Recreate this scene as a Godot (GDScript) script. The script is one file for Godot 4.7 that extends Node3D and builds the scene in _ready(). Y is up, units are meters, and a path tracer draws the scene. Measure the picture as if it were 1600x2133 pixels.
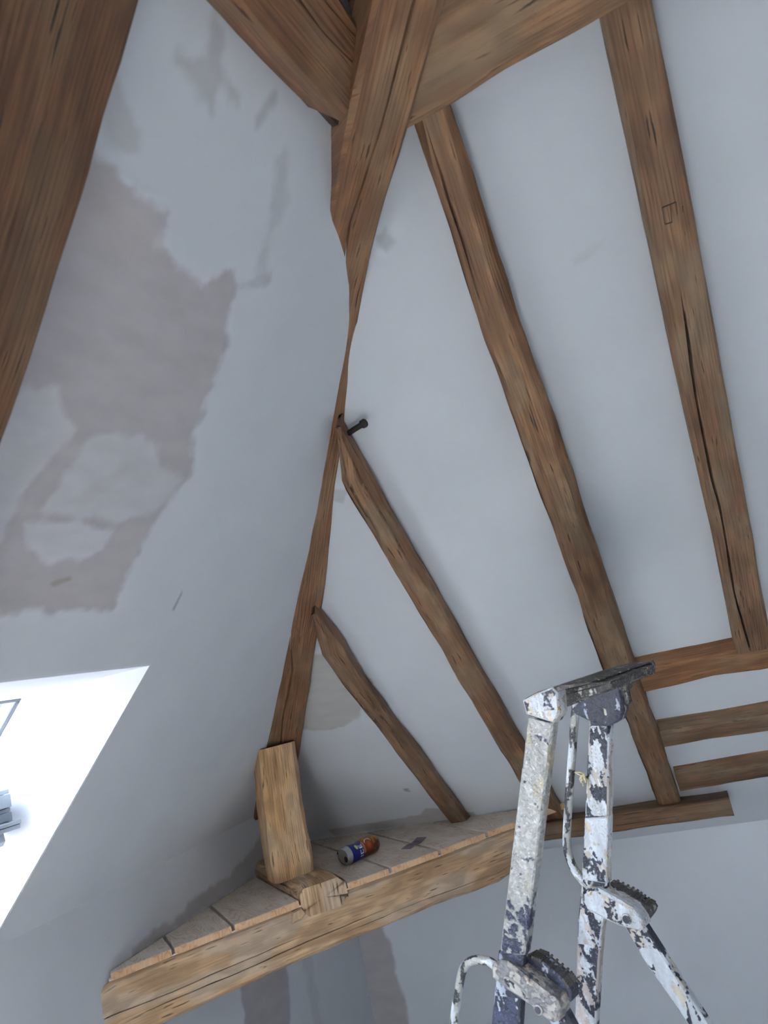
extends Node3D
# Attic under conversion: two plastered roof slopes meeting at a hip, old oak timbers, a corner shelf of new boards, a paint-splashed step ladder.

const ORIGIN_A := Vector3(-1.6125, 1.178, 0.0)      # left slope: u = z, v = up the slope, w = out into the room
const UP_A := Vector3(0.7141, 0.7001, 0.0)
const OUT_A := Vector3(0.7001, -0.7141, 0.0)
const ORIGIN_B := Vector3(0.0, 0.9895, -3.03)       # end slope: u = x
const UP_B := Vector3(0.0, 0.6417, 0.7669)
const OUT_B := Vector3(0.0, -0.7669, 0.6417)
const SHELF_Y := 0.9895
const SHELF_P := Vector3(-1.278, 0.0, -2.242)       # a point under the front face of the corner tie beam
const ALONG := Vector3(0.70711, 0.0, -0.70711)      # along the tie beam, to the right
const BACK := Vector3(-0.70711, 0.0, -0.70711)      # from the beam into the corner

var mats := {}
var used_names := {}

# ---------------------------------------------------------------- helpers

func ap(u: float, v: float, w: float) -> Vector3:
	return ORIGIN_A + Vector3(0, 0, u) + UP_A * v + OUT_A * w

func bp(u: float, v: float, w: float) -> Vector3:
	return ORIGIN_B + Vector3(u, 0, 0) + UP_B * v + OUT_B * w

func sp(along: float, y: float, back: float) -> Vector3:
	return SHELF_P + ALONG * along + BACK * back + Vector3(0, y, 0)

func numbered(called: String) -> String:
	if not used_names.has(called):
		used_names[called] = 0
		return called
	used_names[called] += 1
	return "%s_%03d" % [called, used_names[called]]

func tag(o: Node3D, label: String, category: String, group := "") -> Node3D:
	o.set_meta("label", label)
	o.set_meta("category", category)
	if group != "":
		o.set_meta("group", group)
	return o

func thing(called: String, label: String, category: String, at := Vector3.ZERO, group := "") -> Node3D:
	var o := Node3D.new()
	o.name = numbered(called)
	add_child(o)
	o.position = at
	tag(o, label, category, group)
	return o

func part(called: String, mesh: Mesh, m: Material, parent: Node3D = null) -> MeshInstance3D:
	var o := MeshInstance3D.new()
	o.mesh = mesh
	o.material_override = m
	o.cast_shadow = GeometryInstance3D.SHADOW_CASTING_SETTING_ON
	if parent == null:
		o.name = numbered(called)
		add_child(o)
	else:
		o.name = called
		parent.add_child(o, true)
		o.position = -parent.position if parent.get_parent() == self else Vector3.ZERO
	return o

func structure(called: String, mesh: Mesh, m: Material, label: String) -> MeshInstance3D:
	var o := part(called, mesh, m)
	o.set_meta("kind", "structure")
	o.set_meta("label", label)
	o.set_meta("category", called.get_slice("_", 0))
	return o

func begin() -> SurfaceTool:
	var st := SurfaceTool.new()
	st.begin(Mesh.PRIMITIVE_TRIANGLES)
	return st

func finish(st: SurfaceTool) -> ArrayMesh:
	st.generate_normals()
	st.generate_tangents()
	return st.commit()

func quad(st: SurfaceTool, a: Vector3, b: Vector3, c: Vector3, d: Vector3, ua: Vector2, ub: Vector2, uc: Vector2, ud: Vector2, group: int) -> void:
	var ps := [a, b, c, a, c, d]
	var us := [ua, ub, uc, ua, uc, ud]
	for i in 6:
		st.set_smooth_group(group)
		st.set_uv(us[i])
		st.add_vertex(ps[i])

# an outline (counter-clockwise in ax, ay) pushed along az by depth, its rims chamfered
func prism(st: SurfaceTool, outline: PackedVector2Array, o: Vector3, ax: Vector3, ay: Vector3, az: Vector3, depth: float, bevel := 0.0, uvs := 1.0) -> void:
	var pts := outline.duplicate()
	if Geometry2D.is_polygon_clockwise(pts):
		pts.reverse()
	var n := pts.size()
	var inset := PackedVector2Array()
	for i in n:
		var e0 := (pts[i] - pts[(i + n - 1) % n]).normalized()
		var e1 := (pts[(i + 1) % n] - pts[i]).normalized()
		var n0 := Vector2(-e0.y, e0.x)
		var n1 := Vector2(-e1.y, e1.x)
		var m := (n0 + n1).normalized()
		inset.append(pts[i] + m * bevel / maxf(0.35, m.dot(n0)))
	var loops: Array = []
	if bevel > 0.0:
		loops = [[inset, 0.0], [pts, bevel], [pts, depth - bevel], [inset, depth]]
	else:
		loops = [[pts, 0.0], [pts, depth]]
	var run := 0.0
	var runs: Array = [0.0]
	for i in n:
		run += pts[i].distance_to(pts[(i + 1) % n])
		runs.append(run)
	var flip := ax.cross(ay).dot(az) > 0.0
	for k in loops.size() - 1:
		for i in n:
			var j := (i + 1) % n
			var p0: Vector2 = loops[k][0][i]
			var p1: Vector2 = loops[k][0][j]
			var p2: Vector2 = loops[k + 1][0][j]
			var p3: Vector2 = loops[k + 1][0][i]
			var z0: float = loops[k][1]
			var z1: float = loops[k + 1][1]
			var a := o + ax * p0.x + ay * p0.y + az * z0
			var b := o + ax * p1.x + ay * p1.y + az * z0
			var c := o + ax * p2.x + ay * p2.y + az * z1
			var d := o + ax * p3.x + ay * p3.y + az * z1
			var ua := Vector2(z0, runs[i]) * uvs
			var ub := Vector2(z0, runs[i + 1]) * uvs
			var uc := Vector2(z1, runs[i + 1]) * uvs
			var ud := Vector2(z1, runs[i]) * uvs
			if flip:
				quad(st, a, d, c, b, ua, ud, uc, ub, -1)
			else:
				quad(st, a, b, c, d, ua, ub, uc, ud, -1)
	var cap: PackedVector2Array = loops[0][0]
	var tris := Geometry2D.triangulate_polygon(cap)
	for side in 2:
		var z := 0.0 if side == 0 else depth
		for t in range(0, tris.size(), 3):
			var order := [0, 1, 2]
			var q0: Vector2 = cap[tris[t]]
			var q1: Vector2 = cap[tris[t + 1]]
			var q2: Vector2 = cap[tris[t + 2]]
			var ccw := (q1 - q0).cross(q2 - q0) > 0.0
			# front faces run clockwise as seen from outside
			var want_reverse := (ccw == flip) if side == 1 else (ccw != flip)
			if want_reverse:
				order = [0, 2, 1]
			for i in order:
				var q: Vector2 = cap[tris[t + i]]
				st.set_smooth_group(-1)
				st.set_uv(q * uvs)
				st.add_vertex(o + ax * q.x + ay * q.y + az * z)

func rect(x0: float, y0: float, x1: float, y1: float) -> PackedVector2Array:
	return PackedVector2Array([Vector2(x0, y0), Vector2(x1, y0), Vector2(x1, y1), Vector2(x0, y1)])

func box_mesh(lo: Vector3, hi: Vector3, bevel := 0.0, uvs := 1.0) -> ArrayMesh:
	var st := begin()
	prism(st, rect(lo.x, lo.y, hi.x, hi.y), Vector3(0, 0, lo.z), Vector3.RIGHT, Vector3.UP, Vector3.BACK, hi.z - lo.z, bevel, uvs)
	return finish(st)

func prism_mesh(outline: PackedVector2Array, o: Vector3, ax: Vector3, ay: Vector3, az: Vector3, depth: float, bevel := 0.0, uvs := 1.0) -> ArrayMesh:
	var st := begin()
	prism(st, outline, o, ax, ay, az, depth, bevel, uvs)
	return finish(st)

# a round tube along points
func tube_mesh(points: PackedVector3Array, radius: float, sides := 14, uvs := 1.0) -> ArrayMesh:
	var c := Curve3D.new()
	for i in points.size():
		var prev: Vector3 = points[maxi(i - 1, 0)]
		var next: Vector3 = points[mini(i + 1, points.size() - 1)]
		var tan := (next - prev) / 6.0
		c.add_point(points[i], -tan, tan)
	c.bake_interval = radius * 0.6
	var path := c.tessellate(5, 2.0)
	var st := begin()
	var last_side := Vector3.ZERO
	var rings: Array = []
	var run := 0.0
	var runs: Array = []
	for i in path.size():
		var dir := (path[mini(i + 1, path.size() - 1)] - path[maxi(i - 1, 0)]).normalized()
		var side := last_side - dir * last_side.dot(dir)
		if side.length() < 0.01:
			side = dir.cross(Vector3(0.31, 0.2, 0.93))
		side = side.normalized()
		last_side = side
		var other := dir.cross(side)
		var ring := PackedVector3Array()
		for k in sides + 1:
			var a := TAU * k / sides
			ring.append(path[i] + (side * cos(a) + other * sin(a)) * radius)
		rings.append(ring)
		if i > 0:
			run += path[i].distance_to(path[i - 1])
		runs.append(run)
	for i in rings.size() - 1:
		for k in sides:
			var u0 := TAU * radius * k / sides * uvs
			var u1 := TAU * radius * (k + 1) / sides * uvs
			quad(st, rings[i][k], rings[i][k + 1], rings[i + 1][k + 1], rings[i + 1][k], Vector2(u0, runs[i] * uvs), Vector2(u1, runs[i] * uvs), Vector2(u1, runs[i + 1] * uvs), Vector2(u0, runs[i + 1] * uvs), 1)
	for e in 2:
		var ring: PackedVector3Array = rings[0] if e == 0 else rings[rings.size() - 1]
		var mid: Vector3 = path[0] if e == 0 else path[path.size() - 1]
		for k in sides:
			for q in ([mid, ring[k + 1], ring[k]] if e == 0 else [mid, ring[k], ring[k + 1]]):
				st.set_smooth_group(2)
				st.set_uv(Vector2(0.1, 0.1))
				st.add_vertex(q)
	return finish(st)

# a hewn timber: stations [centre, width axis, height axis, half width, half height]; faces 0 = +height, 1 = +width, 2 = -height, 3 = -width
# cracks: {face, at: [[s, t] ...] across -1..1 along 0..1, wide, deep}
func timber(stations: Array, seed_: int, wane := 0.008, rough := 0.003, cracks: Array = [], step := 0.03) -> ArrayMesh:
	var fine := FastNoiseLite.new()
	fine.seed = seed_
	fine.frequency = 1.4
	fine.fractal_octaves = 3
	var total := 0.0
	var at: Array = [0.0]
	for i in range(1, stations.size()):
		total += (stations[i][0] as Vector3).distance_to(stations[i - 1][0])
		at.append(total)
	var count := maxi(3, int(total / step))
	var face_t: Array = []
	for f in 4:
		var list: Array = []
		var mine: Array = []
		for c in cracks:
			if c.face == f:
				mine.append(c)
		if mine.is_empty():
			for t in [-0.6, -0.2, 0.2, 0.6]:
				list.append({"t": t, "crack": null, "k": 0})
		else:
			for c in mine:
				for k in [-1, 0, 1]:
					list.append({"t": 0.0, "crack": c, "k": k})
		face_t.append(list)
	var rings: Array = []
	var uvs: Array = []
	var kinds: Array = []
	var shift := Vector2(fmod(seed_ * 0.377, 1.0), fmod(seed_ * 0.619, 1.0))
	for i in count + 1:
		var d := total * i / count
		var k := 0
		while k < stations.size() - 2 and at[k + 1] < d:
			k += 1
		var f := clampf((d - at[k]) / maxf(at[k + 1] - at[k], 1e-6), 0.0, 1.0)
		var s0: Array = stations[k]
		var s1: Array = stations[k + 1]
		var o: Vector3 = (s0[0] as Vector3).lerp(s1[0], f)
		var a: Vector3 = (s0[1] as Vector3).lerp(s1[1], f).normalized()
		var b: Vector3 = (s0[2] as Vector3).lerp(s1[2], f).normalized()
		var hw: float = lerpf(s0[3], s1[3], f)
		var hh: float = lerpf(s0[4], s1[4], f)
		var ring := PackedVector3Array()
		var ruv := PackedVector2Array()
		var kind := PackedInt32Array()
		var per := 0.0
		for face in 4:
			var half := hw if face % 2 == 0 else hh
			var deep := hh if face % 2 == 0 else hw
			var w0 := wane * (0.55 + 1.5 * absf(fine.get_noise_2d(d * 0.9, 31.0 * face)))
			var w1 := wane * (0.55 + 1.5 * absf(fine.get_noise_2d(d * 0.9, 31.0 * ((face + 1) % 4))))
			var ts: Array = [[-1.0 + w0 / half, 0.0, 0]]
			for e in face_t[face]:
				if e.crack == null:
					ts.append([e.t, 0.0, 0])
				else:
					var cr: Dictionary = e.crack
					var s := float(i) / count
					var list: Array = cr.at
					var first: float = list[0][0]
					var last: float = list[list.size() - 1][0]
					var tc: float = list[0][1]
					for m in range(1, list.size()):
						if s >= list[m - 1][0]:
							tc = lerpf(list[m - 1][1], list[m][1], clampf((s - list[m - 1][0]) / maxf(list[m][0] - list[m - 1][0], 1e-5), 0.0, 1.0))
					tc += 0.05 * fine.get_noise_2d(d * 2.2, 77.0) * minf(1.0, 0.06 / half)
					var open := clampf(minf(s - first, last - s) / 0.06, 0.0, 1.0)
					open *= 0.75 + 0.5 * fine.get_noise_2d(d * 3.0, 12.0)
					ts.append([clampf(tc + e.k * cr.wide * (0.08 + open) / half, -0.97, 0.97), (cr.deep * open) if e.k == 0 else 0.0, 1 if e.k != 1 else 0])
			ts.append([1.0 - w1 / half, 0.0, 2])
			for m in ts.size():
				var t: float = ts[m][0]
				var p := o
				var nor := b
				match face:
					0:
						p += a * hw * t + b * deep
						nor = b
					1:
						p += -b * hh * t + a * deep
						nor = a
					2:
						p += -a * hw * t - b * deep
						nor = -b
					3:
						p += b * hh * t - a * deep
						nor = -a
				p += nor * (fine.get_noise_3dv(p * 2.3 + Vector3(seed_, 0, 0)) * rough * 2.0 - float(ts[m][1]))
				ring.append(p)
				var flip := fposmod(d / 2.0 + shift.y, 2.0)
				ruv.append(Vector2((per + (t + 1.0) * half) / 0.5 + shift.x, 2.0 - flip if flip > 1.0 else flip))
				kind.append(face if ts[m][2] == 0 else (20 + face * 4 + m if ts[m][2] == 1 else 10 + face))
			per += half * 2.0
		ring.append(ring[0])
		ruv.append(Vector2(per / 0.5 + shift.x, ruv[0].y))
		rings.append(ring)
		uvs.append(ruv)
		kinds.append(kind)
	var st := begin()
	for i in count:
		var r0: PackedVector3Array = rings[i]
		var r1: PackedVector3Array = rings[i + 1]
		for k in r0.size() - 1:
			var g: int = kinds[i][k]
			quad(st, r0[k], r0[k + 1], r1[k + 1], r1[k], uvs[i][k], uvs[i][k + 1], uvs[i + 1][k + 1], uvs[i + 1][k], g)
	for e in 2:
		var r: PackedVector3Array = rings[0] if e == 0 else rings[count]
		var mid := Vector3.ZERO
		for k in r.size() - 1:
			mid += r[k]
		mid /= r.size() - 1
		var ax: Vector3 = stations[0 if e == 0 else stations.size() - 1][1]
		var ay: Vector3 = stations[0 if e == 0 else stations.size() - 1][2]
		for k in r.size() - 1:
			for q in ([mid, r[k + 1], r[k]] if e == 0 else [mid, r[k], r[k + 1]]):
				st.set_smooth_group(60)
				st.set_uv(Vector2((q - mid).dot(ax), (q - mid).dot(ay) * 0.4) + shift)
				st.add_vertex(q)
	return finish(st)

# a timber with straight stations on one of the slopes
func slope_timber(on_b: bool, edges: Array, w0: float, w1: float, seed_: int, wane := 0.008, rough := 0.003, cracks: Array = []) -> ArrayMesh:
	# edges: [[v, u_left, u_right] ...] or for timbers lying along the slope the caller gives stations
	var st: Array = []
	for e in edges:
		var um: float = (e[1] + e[2]) / 2.0
		var hw: float = (e[2] - e[1]) / 2.0
		var wm := (w0 + w1) / 2.0
		if on_b:
			st.append([bp(um, e[0], wm), Vector3.RIGHT, OUT_B, hw, (w1 - w0) / 2.0])
		else:
			st.append([ap(um, e[0], wm), Vector3.BACK, OUT_A, hw, (w1 - w0) / 2.0])
	return timber(st, seed_, wane, rough, cracks)

# ---------------------------------------------------------------- textures

func noise_bytes(w: int, h: int, seed_: int, freq: float, stretch: int, octaves := 3, kind := FastNoiseLite.TYPE_SIMPLEX_SMOOTH) -> PackedByteArray:
	var n := FastNoiseLite.new()
	n.noise_type = kind
	n.seed = seed_
	n.frequency = freq
	n.fractal_octaves = octaves
	var im := n.get_image(w, maxi(4, h / stretch), false, false, true)
	im.convert(Image.FORMAT_L8)
	if stretch != 1:
		im.resize(w, h, Image.INTERPOLATE_CUBIC)
	return im.get_data()

func rgb_texture(data: PackedByteArray, w: int, h: int) -> ImageTexture:
	var im := Image.create_from_data(w, h, false, Image.FORMAT_RGB8, data)
	im.generate_mipmaps()
	return ImageTexture.create_from_image(im)

func normal_texture(height: PackedByteArray, w: int, h: int, scale_: float) -> ImageTexture:
	var im := Image.create_from_data(w, h, false, Image.FORMAT_L8, height)
	im.convert(Image.FORMAT_RGBA8)
	im.bump_map_to_normal_map(scale_)
	return ImageTexture.create_from_image(im)

func mix3(a: Vector3, b: Vector3, t: float) -> Vector3:
	return a + (b - a) * clampf(t, 0.0, 1.0)

func ss(a: float, b: float, x: float) -> float:
	var t := clampf((x - a) / (b - a), 0.0, 1.0)
	return t * t * (3.0 - 2.0 * t)

# old oak, 0.5 m across by 2 m along
func oak_maps(seed_: int, light: Vector3, mid: Vector3, dark: Vector3, grey: Vector3, grey_share: float) -> Array:
	var w := 384
	var h := 1536
	var fine := noise_bytes(w, h, seed_, 0.2, 30, 2)
	var broad := noise_bytes(w, h, seed_ + 1, 0.035, 16, 3)
	var blotch := noise_bytes(w, h, seed_ + 2, 0.010, 3, 3)
	var check := noise_bytes(w, h, seed_ + 3, 0.16, 16, 2)
	var spot := noise_bytes(w, h, seed_ + 4, 0.03, 3, 2)
	var out := PackedByteArray()
	out.resize(w * h * 3)
	var hi := PackedByteArray()
	hi.resize(w * h)
	for i in w * h:
		var f := fine[i] / 255.0
		var b := broad[i] / 255.0
		var l := blotch[i] / 255.0
		var c := mix3(mid, light, ss(0.35, 0.75, b) * 0.9)
		c = mix3(c, dark, ss(0.55, 0.15, f) * 0.30)
		c = mix3(c, grey, ss(0.58 - grey_share * 0.4, 0.72, l) * 0.85)
		c *= 0.94 + 0.14 * ss(0.3, 0.7, spot[i] / 255.0)
		c = mix3(c, dark, ss(0.40, 0.12, l) * 0.40)
		var ck := ss(0.74, 0.86, check[i] / 255.0) * ss(0.5, 0.68, spot[i] / 255.0)
		c = mix3(c, dark * 0.55, ck * 0.8)
		out[i * 3] = int(clampf(c.x, 0, 1) * 255)
		out[i * 3 + 1] = int(clampf(c.y, 0, 1) * 255)
		out[i * 3 + 2] = int(clampf(c.z, 0, 1) * 255)
		hi[i] = int(clampf(0.55 + (f - 0.5) * 0.5 + (b - 0.5) * 0.25 - ck * 0.5, 0, 1) * 255)
	return [rgb_texture(out, w, h), normal_texture(hi, w, h, 3.0)]

# new softwood boards with open growth rings, 0.5 m by 1 m
func pine_maps(seed_: int) -> Array:
	var w := 512
	var h := 1024
	var warp := noise_bytes(w, h, seed_, 0.009, 4, 2)
	var fine := noise_bytes(w, h, seed_ + 1, 0.2, 24, 2)
	var blotch := noise_bytes(w, h, seed_ + 2, 0.012, 2, 3)
	var out := PackedByteArray()
	out.resize(w * h * 3)
	for y in h:
		for x in w:
			var i := y * w + x
			var r := warp[i] / 255.0 * 9.0 + absf(fposmod(x / 340.0, 1.0) - 0.5) * 5.0
			var ring := fposmod(r, 1.0)
			var late := ss(0.55, 0.92, ring) * ss(1.0, 0.94, ring)
			var c := mix3(Vector3(0.87, 0.81, 0.74), Vector3(0.70, 0.60, 0.52), late * 0.55 * ss(0.35, 0.6, blotch[i] / 255.0))
			c = mix3(c, Vector3(0.89, 0.86, 0.82), ss(0.6, 0.3, blotch[i] / 255.0) * 0.5)
			c *= 0.93 + 0.12 * fine[i] / 255.0
			out[i * 3] = int(clampf(c.x, 0, 1) * 255)
			out[i * 3 + 1] = int(clampf(c.y, 0, 1) * 255)
			out[i * 3 + 2] = int(clampf(c.z, 0, 1) * 255)
	return [rgb_texture(out, w, h), normal_texture(fine, w, h, 1.2)]

# splashed paint on metal or plastic, half a metre each way: layers [colour, threshold, noise frequency, softness, seed]
func splash_maps(base: Vector3, layers: Array, seed_: int, speckle: float, bare_row := -1.0) -> Array:
	var n := 512
	var out := PackedFloat32Array()
	var cols: Array = []
	var hi := PackedByteArray()
	hi.resize(n * n)
	var grain := noise_bytes(n, n, seed_, 0.09, 1, 4)
	var dots := noise_bytes(n, n, seed_ + 1, 0.11, 1, 1, FastNoiseLite.TYPE_CELLULAR)
	var smear := noise_bytes(n, n, seed_ + 2, 0.03, 4, 4)
	var lay: Array = []
	for l in layers:
		lay.append(noise_bytes(n, n, seed_ + 10 + lay.size() * 3, l[2], l[5], 5))
	var data := PackedByteArray()
	data.resize(n * n * 3)
	for i in n * n:
		var g := grain[i] / 255.0
		var c := base * (0.8 + 0.4 * g)
		var rise := 0.3
		for k in layers.size():
			var l: Array = layers[k]
			var v: float = lay[k][i] / 255.0 + (g - 0.5) * 0.22
			var lift := 0.34 * ss(bare_row + 0.10, bare_row, float(i / n) / n) if bare_row > 0.0 else 0.0
			var m := ss(l[1] + lift, l[1] + lift + l[3], v)
			if m > 0.0:
				var tone: Vector3 = l[0]
				c = mix3(c, tone * (0.86 + 0.28 * smear[i] / 255.0), m)
				rise = lerpf(rise, 0.55 + 0.2 * k / layers.size(), m)
		var dot := ss(1.0 - speckle, 1.0 - speckle * 0.6, 1.0 - dots[i] / 255.0)
		c = mix3(c, Vector3(0.74, 0.75, 0.74), dot * 0.85)
		data[i * 3] = int(clampf(c.x, 0, 1) * 255)
		data[i * 3 + 1] = int(clampf(c.y, 0, 1) * 255)
		data[i * 3 + 2] = int(clampf(c.z, 0, 1) * 255)
		hi[i] = int(clampf(rise + dot * 0.2 + (g - 0.5) * 0.35, 0, 1) * 255)
	return [rgb_texture(data, n, n), normal_texture(hi, n, n, 3.5)]

func mapped(maps: Array, rough: float, bump := 1.0, tint := Color.WHITE) -> StandardMaterial3D:
	var m := StandardMaterial3D.new()
	m.albedo_texture = maps[0]
	m.albedo_color = tint
	m.normal_enabled = true
	m.normal_texture = maps[1]
	m.normal_scale = bump
	m.roughness = rough
	m.texture_filter = BaseMaterial3D.TEXTURE_FILTER_LINEAR_WITH_MIPMAPS_ANISOTROPIC
	return m

func plain(c: Color, rough: float, metal := 0.0) -> StandardMaterial3D:
	var m := StandardMaterial3D.new()
	m.albedo_color = c
	m.roughness = rough
	m.metallic = metal
	return m

# painted plaster over an area (u0, v0, width, height in metres) with bare patches: [polygon, colour, strength, soft edge in metres]
func plaster(area: Rect2, px: int, patches: Array, seed_: int) -> StandardMaterial3D:
	var w := px
	var h := int(px * area.size.y / area.size.x)
	var base := Vector3(0.84, 0.85, 0.86)
	var cloud := noise_bytes(w, h, seed_, 0.012, 1, 4)
	var fuzz := FastNoiseLite.new()
	fuzz.seed = seed_ + 5
	fuzz.frequency = 6.0
	fuzz.fractal_octaves = 4
	var data := PackedByteArray()
	data.resize(w * h * 3)
	var tone: Array = []
	tone.resize(w * h)
	for i in w * h:
		tone[i] = base * (0.985 + 0.03 * cloud[i] / 255.0)
	var res := area.size.x / w
	for p in patches:
		var poly: PackedVector2Array = p[0]
		var soft: float = p[3]
		var lo := Vector2(1e9, 1e9)
		var hi := Vector2(-1e9, -1e9)
		for q in poly:
			lo = lo.min(q)
			hi = hi.max(q)
		lo -= Vector2(soft, soft) * 3.0
		hi += Vector2(soft, soft) * 3.0
		var x0 := clampi(int((lo.x - area.position.x) / res), 0, w - 1)
		var x1 := clampi(int((hi.x - area.position.x) / res), 0, w - 1)
		var y0 := clampi(int((lo.y - area.position.y) / res), 0, h - 1)
		var y1 := clampi(int((hi.y - area.position.y) / res), 0, h - 1)
		var n := poly.size()
		for y in range(y0, y1 + 1):
			for x in range(x0, x1 + 1):
				var q := area.position + Vector2(x + 0.5, y + 0.5) * res
				var fz := fuzz.get_noise_2d(q.x * 2.2, q.y * 2.2)
				var d2 := 1e9
				var inside := false
				for k in n:
					var a := poly[k]
					var b := poly[(k + 1) % n]
					var ab := b - a
					var t := clampf((q - a).dot(ab) / ab.length_squared(), 0.0, 1.0)
					d2 = minf(d2, (a + ab * t - q).length_squared())
					if (a.y > q.y) != (b.y > q.y) and q.x < ab.x * (q.y - a.y) / ab.y + a.x:
						inside = not inside
				var d := sqrt(d2) * (-1.0 if inside else 1.0) + fz * soft * 1.3
				var m := ss(soft, -soft, d)
				if m > 0.0:
					var i := y * w + x
					var streak: float = 1.0 + 0.05 * fuzz.get_noise_2d(q.x * 1.1 + 40.0, q.y * 3.0)
					tone[i] = mix3(tone[i], (p[1] as Vector3) * streak, m * float(p[2]))
	for i in w * h:
		var c: Vector3 = tone[i]
		data[i * 3] = int(clampf(c.x, 0, 1) * 255)
		data[i * 3 + 1] = int(clampf(c.y, 0, 1) * 255)
		data[i * 3 + 2] = int(clampf(c.z, 0, 1) * 255)
	var m := StandardMaterial3D.new()
	m.albedo_texture = rgb_texture(data, w, h)
	m.roughness = 0.9
	m.texture_repeat = false
	return m

func poly(list: Array) -> PackedVector2Array:
	var out := PackedVector2Array()
	for i in range(0, list.size(), 2):
		out.append(Vector2(list[i], list[i + 1]))
	return out

# a slab on a slope: cells [u0, v0, u1, v1], front at w = 0, back at w = -thick, UV from area
func slab(on_b: bool, cells: Array, thick: float, area: Rect2) -> ArrayMesh:
	var st := begin()
	for c in cells:
		var corner := [[c[0], c[1]], [c[2], c[1]], [c[2], c[3]], [c[0], c[3]]]
		var f: Array = []
		var k: Array = []
		var uv: Array = []
		for q in corner:
			f.append(bp(q[0], q[1], 0) if on_b else ap(q[0], q[1], 0))
			k.append(bp(q[0], q[1], -thick) if on_b else ap(q[0], q[1], -thick))
			uv.append((Vector2(q[0], q[1]) - area.position) / area.size)
		quad(st, f[0], f[1], f[2], f[3], uv[0], uv[1], uv[2], uv[3], -1)
		quad(st, k[3], k[2], k[1], k[0], uv[3], uv[2], uv[1], uv[0], -1)
		for i in 4:
			var j := (i + 1) % 4
			quad(st, f[i], k[i], k[j], f[j], uv[i], uv[i], uv[j], uv[j], -1)
	return finish(st)

# ---------------------------------------------------------------- scene

func _ready() -> void:
	setup_camera_and_light()
	make_materials()
	build_shell()
	build_windows()
	build_added_gable_window()
	build_hip_and_purlins()
	build_rafters()
	build_corner_shelf()
	build_ladder()
	build_small_things()

func setup_camera_and_light() -> void:
	var cam := Camera3D.new()
	cam.name = "camera"
	cam.transform = Transform3D(Basis(Vector3(0.9148, -0.2112, -0.3444), Vector3(0.2628, 0.9582, 0.1123), Vector3(0.3063, -0.1929, 0.9322)).orthonormalized(), Vector3(0, 1.6, 0))
	cam.fov = 66.716
	var lens := CameraAttributesPhysical.new()
	lens.frustum_focal_length = 18.23
	lens.frustum_focus_distance = 2.1
	lens.frustum_near = 0.05
	lens.frustum_far = 200.0
	lens.exposure_aperture = 4.5
	cam.attributes = lens
	add_child(cam)
	cam.current = true

	# late-morning sun: it falls through the roof windows onto the floor beside and behind the camera, and the floor lights the slopes from below
	var sun := DirectionalLight3D.new()
	sun.name = "sun"
	sun.light_color = Color(1.0, 0.985, 0.97)
	sun.light_energy = 76.0
	sun.light_angular_distance = 0.6
	sun.shadow_enabled = true
	add_child(sun)
	sun.look_at_from_position(Vector3(-10, 16.0, -3.2), Vector3.ZERO, Vector3.UP)

	var sky_mat := ProceduralSkyMaterial.new()
	sky_mat.sky_top_color = Color(0.84, 0.91, 1.0)
	sky_mat.sky_horizon_color = Color(0.95, 0.975, 1.0)
	sky_mat.ground_horizon_color = Color(0.60, 0.62, 0.62)
	sky_mat.ground_bottom_color = Color(0.34, 0.34, 0.33)
	sky_mat.sky_energy_multiplier = 1.0
	sky_mat.sun_angle_max = 0.0
	var sky := Sky.new()
	sky.sky_material = sky_mat
	var env := Environment.new()
	env.background_mode = Environment.BG_SKY
	env.sky = sky
	env.background_energy_multiplier = 34.0
	env.tonemap_mode = Environment.TONE_MAPPER_LINEAR
	env.tonemap_exposure = 1.1
	env.sdfgi_enabled = true
	env.ssao_enabled = true
	env.ssil_enabled = true
	var we := WorldEnvironment.new()
	we.name = "environment"
	we.environment = env
	add_child(we)

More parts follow.
